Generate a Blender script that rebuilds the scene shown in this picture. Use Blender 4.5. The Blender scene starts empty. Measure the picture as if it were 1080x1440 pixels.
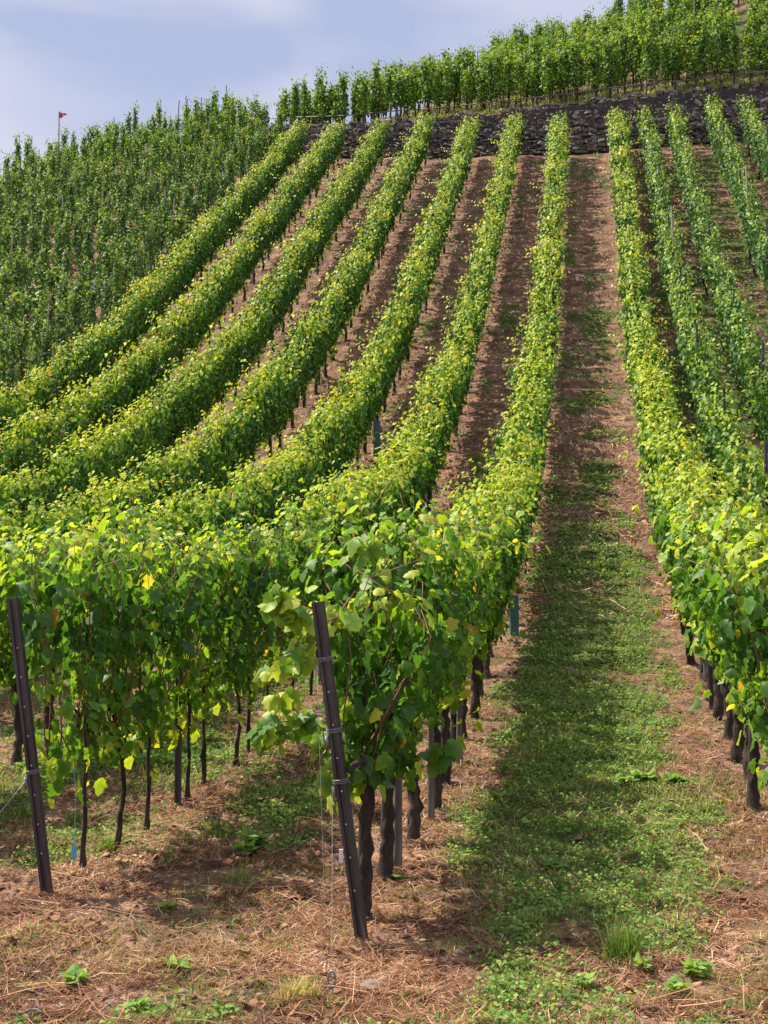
import bpy, math, random
import numpy as np
from mathutils import Vector

sc = bpy.context.scene
col = sc.collection
rad = math.radians
rng = np.random.default_rng(11)
random.seed(5)

# ------------------------------------------------------------------ camera, sky, sun, exposure
F_PX, YAW, PITCH, EYE = 1700.0, 0.173863, 0.087353, 1.6
cd = bpy.data.cameras.new('camera'); cam = bpy.data.objects.new('camera', cd); col.objects.link(cam)
cd.sensor_fit = 'VERTICAL'; cd.sensor_height = 24.0; cd.lens = 24.0 * F_PX / 1440.0
cd.clip_start = 0.1; cd.clip_end = 3000
cam.location = (0, 0, EYE); cam.rotation_euler = (math.pi / 2 + PITCH, 0, YAW)
sc.camera = cam

SUN_EL = rad(56); SX, SY = -0.965, 0.26
w = bpy.data.worlds.new('World'); sc.world = w; w.use_nodes = True
nt = w.node_tree; nt.nodes.clear()
out = nt.nodes.new('ShaderNodeOutputWorld'); bg = nt.nodes.new('ShaderNodeBackground')
sky = nt.nodes.new('ShaderNodeTexSky'); sky.sky_type = 'NISHITA'; sky.sun_disc = False
sky.sun_elevation = SUN_EL; sky.sun_rotation = math.atan2(SX, SY)
sky.air_density = 1.0; sky.dust_density = 0.6; sky.ozone_density = 1.5
bg.inputs['Strength'].default_value = 0.12
tc = nt.nodes.new('ShaderNodeTexCoord'); mp = nt.nodes.new('ShaderNodeMapping'); mp.inputs['Scale'].default_value = (1.0, 1.0, 2.0)
mp.inputs['Location'].default_value = (0.35, 0.2, 0.1)
no = nt.nodes.new('ShaderNodeTexNoise'); no.inputs['Scale'].default_value = 3.4; no.inputs['Detail'].default_value = 3.5; no.inputs['Roughness'].default_value = 0.45
no.inputs['Distortion'].default_value = 0.6
cr = nt.nodes.new('ShaderNodeValToRGB'); cr.color_ramp.elements[0].position = 0.36; cr.color_ramp.elements[1].position = 0.56
cr.color_ramp.elements[0].color = (0.1, 0.1, 0.1, 1); cr.color_ramp.elements[1].color = (0.95, 0.95, 0.95, 1)
mx = nt.nodes.new('ShaderNodeMix'); mx.data_type = 'RGBA'
mx.inputs[7].default_value = (3.5, 3.55, 4.2, 1)
m0 = nt.nodes.new('ShaderNodeMix'); m0.data_type = 'RGBA'; m0.inputs[0].default_value = 0.9; m0.inputs[7].default_value = (2.05, 2.35, 3.45, 1)
L = nt.links.new
L(tc.outputs['Generated'], mp.inputs['Vector']); L(mp.outputs[0], no.inputs['Vector']); L(no.outputs[0], cr.inputs[0])
L(cr.outputs[0], mx.inputs[0]); L(sky.outputs[0], m0.inputs[6]); L(m0.outputs[2], mx.inputs[6]); 
# bright overhead cloud, unseen, added to lift the ambient fill in shadows
sx = nt.nodes.new('ShaderNodeSeparateXYZ'); L(tc.outputs['Generated'], sx.inputs[0])
mr = nt.nodes.new('ShaderNodeMapRange'); mr.inputs[1].default_value = 0.6; mr.inputs[2].default_value = 0.85; L(sx.outputs[2], mr.inputs[0])
m3 = nt.nodes.new('ShaderNodeMix'); m3.data_type = 'RGBA'; m3.inputs[7].default_value = (4.8, 5.0, 5.8, 1)
L(mr.outputs[0], m3.inputs[0]); L(mx.outputs[2], m3.inputs[6]); L(m3.outputs[2], bg.inputs[0]); L(bg.outputs[0], out.inputs[0])

sd = bpy.data.lights.new('sun', 'SUN'); so = bpy.data.objects.new('sun', sd); col.objects.link(so)
sd.energy = 5.0; sd.angle = rad(0.5); sd.color = (1.0, 0.92, 0.78)
sdir = Vector((SX * math.cos(SUN_EL), SY * math.cos(SUN_EL), math.sin(SUN_EL))).normalized()
so.rotation_euler = sdir.to_track_quat('Z', 'Y').to_euler()
sc.view_settings.view_transform = 'Standard'; sc.view_settings.look = 'None'
sc.view_settings.exposure = 0.8; sc.view_settings.gamma = 1.0

# ------------------------------------------------------------------ helpers
def ray(x, y):
    X = (x - 540) / F_PX; Y = (720 - y) / F_PX
    cp, sp = math.cos(PITCH), math.sin(PITCH); f = cp - Y * sp; up = sp + Y * cp
    c, s = math.cos(YAW), math.sin(YAW)
    return (X * c - f * s, X * s + f * c, up)
def at_v(x, y, v):
    r = ray(x, y); t = v / r[1]
    return (t * r[0], v, EYE + t * r[2])

def hash2(ix, iy, seed):
    n = (ix.astype(np.int64) * 374761393 + iy.astype(np.int64) * 668265263 + seed * 982451653) & 0x7fffffff
    n = ((n ^ (n >> 13)) * 1274126177) & 0x7fffffff
    n = (n ^ (n >> 16)) & 0xffffff
    return n / float(0xffffff)
def vnoise(x, y, seed=0):
    x = np.asarray(x, float); y = np.asarray(y, float)
    ix = np.floor(x); iy = np.floor(y); fx = x - ix; fy = y - iy
    fx = fx * fx * (3 - 2 * fx); fy = fy * fy * (3 - 2 * fy)
    a = hash2(ix, iy, seed); b = hash2(ix + 1, iy, seed); c = hash2(ix, iy + 1, seed); d = hash2(ix + 1, iy + 1, seed)
    return (a * (1 - fx) + b * fx) * (1 - fy) + (c * (1 - fx) + d * fx) * fy
def fbm(x, y, seed=0, o=4):
    s = 0; a = .5; t = 0
    for k in range(o):
        s = s + a * vnoise(x * 2 ** k, y * 2 ** k, seed + k); t += a; a *= .5
    return s / t

# hill profile: z against distance up the slope
_K = np.array([0, 6, 8, 10, 13, 16, 19, 22, 26, 30, 35, 40, 45, 75.])
_Z = np.array([0, 0, .156, .372, .833, 1.547, 2.448, 3.626, 5.541, 7.783, 11.011, 14.579, 18.073, 39.0])
_t = np.arange(0, 75, .05); _zz = np.interp(_t, _K, _Z)
_ker = np.hanning(51); _ker /= _ker.sum()
_zz = np.convolve(np.pad(_zz, 25, mode='edge'), _ker, 'valid')
WU = np.array([-90, -40, -29, -25, -19, -12.9, -7, -2.9, .9, 3.0, 6.9, 40, 90.])
WV = np.array([47, 49, 52, 60, 59.2, 53.4, 50.6, 49.4, 48.3, 48.1, 47.65, 46.5, 46.])
HU = np.array([-40, -20, -15, -13, -11, -7, -3, 1, 5, 40])
HH = np.array([.05, .3, 1.0, 1.25, 1.35, 1.6, 1.78, 2.05, 2.1, 2.1])
def wall_v(u): return np.interp(u, WU, WV)
def wall_h(u): return np.interp(u, HU, HH)
def base_z(u, v):
    vv = np.clip(v, 0, 74.9)
    z = np.interp(vv, _t, _zz) + 0.0453 * u * np.clip(v - 6, 0, 60) / 35
    return z - np.clip(-u - 32, 0, 100) * 0.03 * np.clip(v / 20, 0, 1)
def upper_z(u, v):
    u = np.asarray(u, float); W = wall_v(u)
    z0 = base_z(u, W) + wall_h(u)
    d = np.clip(v - W, 0, None)
    g = np.interp(u, [-40, -16, -9, -5, 0, 4, 9, 30], [-.5, -.1, .5, .56, .58, .68, .8, .82])
    d1 = np.clip(d, 0, 20)
    return z0 + g * d1 + np.clip(d - 20, 0, 400) * np.where(g > 0, .03, -.2)
def ripple(u, v):
    a = np.clip((v - 9) / 14, 0, 1) * np.clip((60 - v) / 5, 0, 1)
    r = fbm(u * .5 + 3, v * 2.3, 21, 3) - .5
    f = fbm(u * 4, v * 5, 5, 3) - .5
    c = fbm(u * .8, v * .8, 9, 2) - .5
    n_ = np.clip((14 - v) / 5, 0, 1)
    return r * .34 * a + f * (.05 + .05 * n_) + c * .06 + n_ * .03 * (fbm(u * 11, v * 11, 61, 2) - .5)
def ground(u, v):
    u = np.asarray(u, float); v = np.asarray(v, float)
    return np.where(v <= wall_v(u), base_z(u, v), upper_z(u, v)) + ripple(u, v)
def gz(u, v): return float(ground(np.array([u]), np.array([v]))[0])

def cover(u, v):
    """0 bare straw and soil .. 1 green ground cover"""
    g = np.exp(-((u + .1) / .82) ** 4) * np.interp(v, [3, 5, 6.2, 7.2, 20, 25, 32, 60], [.35, .4, .55, 1.0, .95, .62, .34, .3])
    g2 = np.exp(-((u + 2.25) / .5) ** 2) * np.interp(v, [5, 7.5, 9, 11, 13], [.2, .3, .8, .6, .25])
    g3 = np.exp(-((u + 1.7) / .3) ** 2) * np.interp(v, [14, 20, 40, 45], [.1, .6, .6, .3])
    g4 = np.clip(u - 1.5, 0, .4) * 1.5
    g5 = np.clip(-u - 2.9, 0, .6) * .9 * np.interp(v, [6.5, 7.6, 12, 14], [0, 1, 1, .3])
    up = np.where(v > wall_v(u), .45, 0)
    n = fbm(u * 1.3 + 5, v * .9 + 2, 31, 4)
    n2 = fbm(u * 5, v * 4, 37, 3)
    m = np.maximum.reduce([g, g2, g3, g4, g5, up])
    return np.clip(m * 1.15 + (n - .5) * 2.3 + (n2 - .5) * 1.2 - .16, 0, 1) * np.clip(m * 6, .35, 1)

def mesh_tris(name, V, T, colr=None, smooth=False, sharp=None):
    V = np.ascontiguousarray(V, dtype=np.float32); T = np.ascontiguousarray(T, dtype=np.int32)
    me = bpy.data.meshes.new(name)
    me.vertices.add(len(V)); me.vertices.foreach_set('co', V.ravel())
    me.loops.add(T.size); me.loops.foreach_set('vertex_index', T.ravel())
    me.polygons.add(len(T))
    k = T.shape[1]
    me.polygons.foreach_set('loop_start', np.arange(0, T.size, k, dtype=np.int32))
    me.polygons.foreach_set('use_smooth', np.full(len(T), smooth))
    me.update(calc_edges=True)
    if colr is not None:
        a = me.attributes.new('tint', 'FLOAT', 'POINT'); a.data.foreach_set('value', np.ascontiguousarray(colr, dtype=np.float32))
    return me
class MB:
    """collects triangles"""
    def __init__(s): s.V = []; s.T = []; s.C = []; s.n = 0
    def add(s, V, T, c=0.0):
        V = np.asarray(V, float); T = np.asarray(T, int)
        s.V.append(V); s.T.append(T + s.n); s.n += len(V)
        s.C.append(np.full(len(V), c) if np.isscalar(c) else np.asarray(c, float)); return s
    def mesh(s, name, smooth=False): return mesh_tris(name, np.vstack(s.V), np.vstack(s.T), np.concatenate(s.C), smooth)
    def shear(s, k):
        for i in range(len(s.V)):
            s.V[i] = s.V[i].copy(); s.V[i][:, 2] += k * s.V[i][:, 1]
        return s
def tube(mb, pts, r, n=6, c=0.0, wob=0.0):
    pts = np.asarray(pts, float); m = len(pts)
    r = np.full(m, r) if np.isscalar(r) else np.asarray(r, float)
    d = np.gradient(pts, axis=0); d /= np.linalg.norm(d, axis=1)[:, None] + 1e-9
    ref = np.array([0, 0, 1.]) if abs(d[0, 2]) < .8 else np.array([0, 1., 0])
    a = np.cross(d, ref); a /= np.linalg.norm(a, axis=1)[:, None]; b = np.cross(d, a)
    th = np.linspace(0, 2 * np.pi, n, endpoint=False)
    rr = r[:, None] * (1 + wob * (rng.random((m, n)) - .5))
    V = pts[:, None] + rr[..., None] * (np.cos(th)[None, :, None] * a[:, None] + np.sin(th)[None, :, None] * b[:, None])
    V = V.reshape(-1, 3); T = []
    for i in range(m - 1):
        for j in range(n):
            p, q = i * n + j, i * n + (j + 1) % n
            T += [(p, p + n, q + n), (p, q + n, q)]
    V = np.vstack([V, pts[:1], pts[-1:]]); k = m * n
    for j in range(n):
        T.append((k, j, (j + 1) % n)); T.append((k + 1, (m - 1) * n + (j + 1) % n, (m - 1) * n + j))
    mb.add(V, T, c); return mb
def box(mb, c, s, col_=0.0, R=None):
    c = np.array(c, float); s = np.array(s, float) / 2
    V = np.array([[x, y, z] for x in (-1, 1) for y in (-1, 1) for z in (-1, 1)], float) * s
    if R is not None: V = V @ R.T
    V = V + c
    Q = [(0, 1, 3, 2), (4, 6, 7, 5), (0, 4, 5, 1), (2, 3, 7, 6), (0, 2, 6, 4), (1, 5, 7, 3)]
    T = [t for q in Q for t in ((q[0], q[1], q[2]), (q[0], q[2], q[3]))]
    mb.add(V, T, col_); return mb
def link(name, me, mat, parent=None):
    o = bpy.data.objects.new(name, me); col.objects.link(o)
    if mat and not me.materials: me.materials.append(mat)
    if parent: o.parent = parent
    return o
def tag(o, label=None, cat=None, group=None, kind=None):
    for k, v in (('label', label), ('category', cat), ('group', group), ('kind', kind)):
        if v: o[k] = v
    return o
def thing(name, label, cat, loc=(0, 0, 0), group=None):
    o = bpy.data.objects.new(name, None); col.objects.link(o); o.empty_display_size = .2
    o.location = loc; return tag(o, label, cat, group)

# ------------------------------------------------------------------ materials
def mat(name):
    m = bpy.data.materials.new(name); m.use_nodes = True
    n = m.node_tree; b = n.nodes['Principled BSDF']; return m, n, b
def ramp(n, stops, interp='LINEAR'):
    r = n.nodes.new('ShaderNodeValToRGB'); r.color_ramp.interpolation = interp
    e = r.color_ramp.elements
    while len(e) > 1: e.remove(e[-1])
    e[0].position = stops[0][0]; e[0].color = (*stops[0][1], 1)
    for p, c in stops[1:]:
        x = e.new(p); x.color = (*c, 1)
    return r
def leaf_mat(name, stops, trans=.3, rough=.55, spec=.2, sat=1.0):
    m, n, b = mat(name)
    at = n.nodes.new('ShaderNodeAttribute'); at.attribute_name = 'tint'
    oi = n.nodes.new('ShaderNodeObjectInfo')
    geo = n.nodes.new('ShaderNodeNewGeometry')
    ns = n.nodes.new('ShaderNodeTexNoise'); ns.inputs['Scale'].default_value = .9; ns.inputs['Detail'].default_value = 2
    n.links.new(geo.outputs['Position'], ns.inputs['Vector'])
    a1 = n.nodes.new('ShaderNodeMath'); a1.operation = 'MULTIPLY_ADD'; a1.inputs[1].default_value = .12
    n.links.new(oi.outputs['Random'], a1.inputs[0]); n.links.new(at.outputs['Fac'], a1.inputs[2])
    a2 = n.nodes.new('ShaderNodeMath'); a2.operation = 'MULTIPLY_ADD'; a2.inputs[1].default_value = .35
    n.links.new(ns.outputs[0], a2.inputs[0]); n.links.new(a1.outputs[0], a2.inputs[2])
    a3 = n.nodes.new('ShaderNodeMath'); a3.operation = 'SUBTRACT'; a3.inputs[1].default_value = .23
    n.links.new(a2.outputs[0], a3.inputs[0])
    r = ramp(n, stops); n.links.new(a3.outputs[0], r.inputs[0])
    n.links.new(r.outputs[0], b.inputs['Base Color'])
    b.inputs['Roughness'].default_value = rough; b.inputs['Specular IOR Level'].default_value = spec
    tr = n.nodes.new('ShaderNodeBsdfTranslucent')
    mu = n.nodes.new('ShaderNodeMix'); mu.data_type = 'RGBA'; mu.blend_type = 'MULTIPLY'; mu.inputs[0].default_value = 1
    mu.inputs[7].default_value = (2.0, 1.9, .7, 1)
    n.links.new(r.outputs[0], mu.inputs[6]); n.links.new(mu.outputs[2], tr.inputs[0])
    ms = n.nodes.new('ShaderNodeMixShader'); ms.inputs[0].default_value = trans
    n.links.new(b.outputs[0], ms.inputs[1]); n.links.new(tr.outputs[0], ms.inputs[2])
    n.links.new(ms.outputs[0], n.nodes['Material Output'].inputs[0])
    return m
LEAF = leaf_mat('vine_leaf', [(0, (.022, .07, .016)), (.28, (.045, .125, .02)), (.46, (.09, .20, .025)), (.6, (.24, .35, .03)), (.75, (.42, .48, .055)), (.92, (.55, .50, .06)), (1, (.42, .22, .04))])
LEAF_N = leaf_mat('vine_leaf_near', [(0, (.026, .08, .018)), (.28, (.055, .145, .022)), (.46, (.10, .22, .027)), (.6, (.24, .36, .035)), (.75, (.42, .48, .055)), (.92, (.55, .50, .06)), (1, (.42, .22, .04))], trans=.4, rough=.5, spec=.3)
LEAF_G = leaf_mat('vine_leaf_green', [(0, (.025, .075, .022)), (.3, (.055, .14, .028)), (.5, (.11, .22, .035)), (.7, (.26, .36, .05)), (.95, (.38, .40, .06)), (1, (.4, .25, .06))], trans=.28)
LEAF_B = leaf_mat('staked_vine_leaf', [(0, (.022, .065, .03)), (.3, (.05, .12, .042)), (.5, (.105, .205, .052)), (.75, (.25, .34, .07)), (.95, (.32, .36, .07)), (1, (.35, .25, .07))], trans=.26)
WEED = leaf_mat('weed_leaf', [(0, (.045, .11, .028)), (.3, (.10, .215, .045)), (.55, (.20, .33, .065)), (1, (.38, .40, .10))], trans=.3, rough=.6)
STRAW = leaf_mat('straw', [(0, (.05, .025, .017)), (.3, (.16, .072, .045)), (.6, (.35, .175, .098)), (.85, (.55, .34, .20)), (1, (.70, .55, .38))], trans=.15, rough=.7, spec=.2)
GRASSM = leaf_mat('grass_blade', [(0, (.045, .11, .02)), (.35, (.10, .20, .035)), (.6, (.22, .29, .07)), (.8, (.42, .36, .15)), (1, (.55, .42, .22))], trans=.3, rough=.55)

def noise_mat(name, stops, scale, rough=.85, bump=.3, detail=6, metal=0, coords='Object', bscale=None, vec=(1, 1, 1), dist=.01):
    m, n, b = mat(name)
    t = n.nodes.new('ShaderNodeTexCoord'); mp_ = n.nodes.new('ShaderNodeMapping'); mp_.inputs['Scale'].default_value = vec
    n.links.new(t.outputs[coords], mp_.inputs[0])
    ns = n.nodes.new('ShaderNodeTexNoise'); ns.inputs['Scale'].default_value = scale; ns.inputs['Detail'].default_value = detail; ns.inputs['Roughness'].default_value = .65
    n.links.new(mp_.outputs[0], ns.inputs['Vector'])
    r = ramp(n, stops); n.links.new(ns.outputs[0], r.inputs[0]); n.links.new(r.outputs[0], b.inputs['Base Color'])
    b.inputs['Roughness'].default_value = rough; b.inputs['Metallic'].default_value = metal
    bp = n.nodes.new('ShaderNodeBump'); bp.inputs['Strength'].default_value = bump; bp.inputs['Distance'].default_value = dist
    n2 = n.nodes.new('ShaderNodeTexNoise'); n2.inputs['Scale'].default_value = bscale or scale * 2.5; n2.inputs['Detail'].default_value = 5
    n.links.new(mp_.outputs[0], n2.inputs['Vector']); n.links.new(n2.outputs[0], bp.inputs['Height']); n.links.new(bp.outputs[0], b.inputs['Normal'])
    return m
BARK = noise_mat('vine_bark', [(.3, (.012, .008, .007)), (.5, (.035, .024, .02)), (.72, (.10, .07, .055))], 22, .95, .9, vec=(1, 1, .25))
CANE = noise_mat('vine_cane', [(.3, (.10, .045, .025)), (.7, (.26, .13, .07))], 15, .7, .2)
POSTM = noise_mat('weathered_steel', [(.25, (.025, .024, .028)), (.5, (.062, .058, .064)), (.72, (.13, .12, .125)), (.85, (.14, .105, .08))], 9, .5, .25, metal=.35, vec=(1, 1, .2))
WOOD = noise_mat('grey_stake_wood', [(.3, (.07, .055, .048)), (.55, (.16, .13, .115)), (.75, (.30, .25, .22))], 14, .9, .5, vec=(1, 1, .12))
WIREM = noise_mat('galvanised_wire', [(.3, (.16, .16, .17)), (.7, (.32, .32, .33))], 30, .5, 0, metal=.5)
RAILM = noise_mat('rusty_grey_rail', [(.3, (.10, .085, .075)), (.6, (.2, .18, .165)), (.8, (.3, .26, .22))], 4, .6, .2, metal=.3)
STONE = noise_mat('wall_stone', [(.25, (.06, .052, .06)), (.45, (.12, .10, .115)), (.62, (.19, .16, .165)), (.8, (.33, .29, .26))], 2.6, .95, .8, bscale=9, dist=.03)
PEBBLE = noise_mat('loose_stone', [(.3, (.09, .07, .06)), (.7, (.28, .22, .185))], 8, .9, .6)
def flat(name, c, rough=.6, var=.2):
    return noise_mat(name, [(.3, tuple(x * (1 - var) for x in c)), (.7, tuple(min(1, x * (1 + var)) for x in c))], 12, rough, .15)
TEAL = flat('teal_plastic', (.055, .15, .16)); BLUE = flat('blue_tag_plastic', (.12, .42, .6)); FLAG = flat('red_flag_cloth', (.42, .07, .12))
CLIP_HOLE_WHITE = flat('clip_plastic_and_hole_light', (.6, .6, .62), .4)

def ground_mat():
    m, n, b = mat('vineyard_ground'); N = n.nodes; Lk = n.links.new
    geo = N.new('ShaderNodeNewGeometry'); at = N.new('ShaderNodeAttribute'); at.attribute_name = 'tint'
    mp1 = N.new('ShaderNodeMapping'); mp1.inputs['Scale'].default_value = (1, 1.6, 1.6); Lk(geo.outputs['Position'], mp1.inputs[0])
    def nz(s, d, v=mp1):
        x = N.new('ShaderNodeTexNoise'); x.inputs['Scale'].default_value = s; x.inputs['Detail'].default_value = d; x.inputs['Roughness'].default_value = .7
        Lk(v.outputs[0], x.inputs['Vector']); return x
    a = nz(2.2, 8); c = nz(28, 5); e = nz(75, 3)
    r1 = ramp(n, [(.3, (.085, .048, .037)), (.44, (.205, .115, .08)), (.55, (.34, .20, .14)), (.72, (.50, .33, .235))])
    Lk(a.outputs[0], r1.inputs[0])
    r2 = ramp(n, [(.32, (.15, .15, .15)), (.47, (.7, .7, .7)), (.6, (1.2, 1.15, 1.1)), (.76, (1.8, 1.7, 1.55))]); Lk(c.outputs[0], r2.inputs[0])
    mu = N.new('ShaderNodeMix'); mu.data_type = 'RGBA'; mu.blend_type = 'MULTIPLY'; mu.inputs[0].default_value = .9
    Lk(r1.outputs[0], mu.inputs[6]); Lk(r2.outputs[0], mu.inputs[7])
    gr = ramp(n, [(.3, (.035, .055, .02)), (.5, (.06, .10, .025)), (.7, (.12, .16, .045))]); Lk(e.outputs[0], gr.inputs[0])
    ad = N.new('ShaderNodeMath'); ad.operation = 'MULTIPLY_ADD'; ad.inputs[1].default_value = .9; ad.inputs[2].default_value = -.45
    Lk(c.outputs[0], ad.inputs[0]); sm = N.new('ShaderNodeMath'); sm.operation = 'ADD'; Lk(ad.outputs[0], sm.inputs[0]); Lk(at.outputs['Fac'], sm.inputs[1])
    rr = ramp(n, [(.3, (0, 0, 0)), (.65, (.85, .85, .85))]); Lk(sm.outputs[0], rr.inputs[0])
    m2 = N.new('ShaderNodeMix'); m2.data_type = 'RGBA'; Lk(rr.outputs[0], m2.inputs[0]); Lk(mu.outputs[2], m2.inputs[6]); Lk(gr.outputs[0], m2.inputs[7])
    Lk(m2.outputs[2], b.inputs['Base Color']); b.inputs['Roughness'].default_value = .95; b.inputs['Specular IOR Level'].default_value = .15
    bp = N.new('ShaderNodeBump'); bp.inputs['Strength'].default_value = .8; bp.inputs['Distance'].default_value = .04
    Lk(c.outputs[0], bp.inputs['Height']); Lk(bp.outputs[0], b.inputs['Normal']); return m
GROUND = ground_mat()

# ------------------------------------------------------------------ terrain
def lines(segs):
    out_ = []
    for a, b, st in segs: out_ += list(np.arange(a, b - 1e-6, st))
    out_.append(segs[-1][1]); return np.array(out_)
ul = lines([(-300, -80, 20), (-80, -30, 3), (-30, -14, .5), (-14, -3.6, .13), (-3.6, 1.8, .06), (1.8, 9, .14), (9, 20, 1), (20, 80, 5), (80, 300, 20)])
sl = lines([(-300, -40, 20), (-40, 0, 2), (0, 3.6, .4), (3.6, 13, .055), (13, 30, .085), (30, 50, .12)])
sl2 = lines([(0.02, 3, .25), (3, 22, .7), (22, 60, 4), (60, 300, 20)])
U, S = np.meshgrid(ul, sl, indexing='ij'); Wv = wall_v(U)
V1 = np.where(S > 0, S * Wv / 50.0, S)
Z1 = base_z(U, V1) + ripple(U, V1)
U2, D2 = np.meshgrid(ul, sl2, indexing='ij'); V2 = wall_v(U2) + D2; Z2 = upper_z(U2, V2) + ripple(U2, V2)
UU = np.hstack([U, U2]); VV = np.hstack([V1, V2]); ZZ = np.hstack([Z1, Z2])
na, nb = UU.shape
idx = np.arange(na * nb).reshape(na, nb)
Q = np.stack([idx[:-1, :-1], idx[1:, :-1], idx[1:, 1:], idx[:-1, 1:]], -1).reshape(-1, 4)
me = mesh_tris('hillside_ground', np.stack([UU.ravel(), VV.ravel(), ZZ.ravel()], 1), Q, cover(UU.ravel(), VV.ravel()), smooth=True)
tag(link('hillside_ground', me, GROUND), kind='structure')

# ------------------------------------------------------------------ leaf clouds
def outline(pts):
    P = [(0.0, .42, .0)] + [(x, y, 0) for x, y in pts]
    return np.array(P, float)
_half = [(0.0, .03), (.20, -.13), (.46, .04), (.40, .24), (.60, .46), (.38, .56), (.30, .80), (0.0, 1.05)]
_full = _half + [(-x, y) for x, y in reversed(_half[1:-1])]
T_HI = outline(_full); n_ = len(_full); F_HI = np.array([(0, 1 + i, 1 + (i + 1) % n_) for i in range(n_)])
_m = [(0, 0), (.46, .02), (.52, .5), (0, 1.05), (-.52, .5), (-.46, .02)]
T_MID = outline(_m); F_MID = np.array([(0, 1 + i, 1 + (i + 1) % 6) for i in range(6)])
T_LO = np.array([(0, 0, 0), (.5, .3, 0), (.34, .85, 0), (0, 1.05, 0), (-.34, .85, 0), (-.5, .3, 0)], float); F_LO = np.array([(0, 1, 3), (1, 2, 3), (0, 3, 5), (3, 4, 5)])
TEMP = {'hi': (T_HI, F_HI), 'mid': (T_MID, F_MID), 'lo': (T_LO, F_LO)}
def norm(a): return a / (np.linalg.norm(a, axis=1)[:, None] + 1e-9)
def leaves(mb, P, N, D, S, tint, lod='mid', curl=.35):
    T, F = TEMP[lod]; n = len(P); k = len(T)
    N = norm(N); D = D - (D * N).sum(1)[:, None] * N; D = norm(D); X = np.cross(D, N)
    fold = (rng.random(n) * .5 + .1)[:, None]; droop = (rng.normal(0, 1, n) * .25 + curl)[:, None]
    z = -fold * np.abs(T[None, :, 0]) - droop * (T[None, :, 1] ** 2)
    if lod == 'hi': z = z + rng.normal(0, .05, z.shape) + .12 * np.abs(T[None, :, 0]) * np.sin(T[None, :, 1] * 7)
    V = P[:, None] + S[:, None, None] * (T[None, :, 0:1] * X[:, None] + T[None, :, 1:2] * D[:, None] + z[..., None] * N[:, None])
    FF = (np.arange(n)[:, None, None] * k + F[None]).reshape(-1, 3)
    tv = np.repeat(tint, k)
    if lod == 'hi': tv = tv + np.tile(np.where(np.arange(k) == 0, -.07, .04), n) + rng.normal(0, .03, n * k)
    mb.add(V.reshape(-1, 3), FF, tv)

def leaf_frames(P, outw, top, n):
    """blades face outward and up, tips hang down"""
    N = outw * (rng.random((n, 1)) * .9 + .45) + np.array([0, 0, 1.]) * (rng.random((n, 1)) * .5 + .02 + top[:, None] * 1.15) + rng.normal(0, .3, (n, 3))
    D = np.array([0, 0, -1.]) * (.9 - top[:, None] * .6) + outw * .5 + rng.normal(0, .5, (n, 3))
    return N, D
def hedge(lod, half=.42, per_m=15, ztop=2.1, zlow=.8, size=.115, width=.19, step=.062, yel=.0, droop_n=22, canes=None, y0=None, low_open=0):
    mb = MB(); a, b = (-half, half) if y0 is None else y0
    ns = max(4, int(per_m * (b - a)))
    ys = np.linspace(a, b, ns) + rng.normal(0, .03, ns)
    for i in range(ns):
        H = ztop + rng.normal(0, .09) + (.18 if rng.random() < .07 else 0)
        nn = int((H - zlow) / step); t = np.linspace(0, 1, nn)
        ax = np.clip(rng.normal(0, 1), -1.7, 1.7) * width; ph = rng.random() * 6
        x = ax * np.minimum(1, (t * 1.3) ** .8) + .04 * np.sin(t * 7 + ph) + np.where(t > .85, (t - .85) * rng.normal(0, 1.2), 0)
        y = ys[i] + rng.normal(0, .12) * t + .04 * np.sin(t * 5 + ph)
        z = zlow + (H - zlow) * t - np.abs(x) * .12 * t
        sh = np.stack([x, y, z], 1)
        if canes is not None: tube(canes, sh[::3], np.linspace(.0055, .0025, len(sh[::3])), 4)
        rep = 1 + (rng.random(nn) < .62).astype(int)
        P = np.repeat(sh, rep, 0); tt = np.repeat(t, rep); n = len(P)
        sgn = np.where(rng.random(n) < .5, -1., 1.); sgn = np.where(rng.random(n) < .35, np.sign(P[:, 0] + 1e-6), sgn)
        out_ = np.stack([sgn, rng.normal(0, .55, n), rng.normal(0, .3, n)], 1); out_ = norm(out_)
        pet = .03 + rng.random(n) * (.11 if lod == 'hi' else .085)
        P = P + out_ * pet[:, None]
        N, D = leaf_frames(P, out_, np.clip((P[:, 2] - ztop + .28) / .28, 0, 1), n)
        s = size * (.6 + rng.random(n) * .55) * np.where(tt > .9, .72, 1)
        c = .14 + rng.random(n) * .3 + np.clip((P[:, 2] - ztop + .36) / .3, 0, 1) * (.3 if lod == 'hi' else .36) * (.6 + .8 * rng.random(n)) + yel  # crest tinted yellower: young leaves, plus sunlit tops painted into the colour
        if low_open: kp = (tt > .4) | (rng.random(n) < low_open); P, N, D, s, c, tt = P[kp], N[kp], D[kp], s[kp], c[kp], tt[kp]; n = len(P); c = c + np.where(tt < .45, .16, 0)  # low leaves yellowed: light glowing through the open canopy painted into the tint
        c = np.where(rng.random(n) < .012, .8 + rng.random(n) * .3, c)
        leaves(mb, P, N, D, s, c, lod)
    if droop_n:
        n = int(droop_n * (b - a) / .84)
        P = np.stack([rng.normal(0, .13, n), a + rng.random(n) * (b - a), zlow + .1 - np.abs(rng.normal(0, .17, n))], 1)
        o = norm(np.stack([np.sign(P[:, 0]), rng.normal(0, .5, n), rng.normal(0, .3, n)], 1))
        N, D = leaf_frames(P, o, np.zeros(n), n)
        leaves(mb, P, N, D, size * (.6 + rng.random(n) * .6), .25 + rng.random(n) * .55, lod)
    return mb
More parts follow.
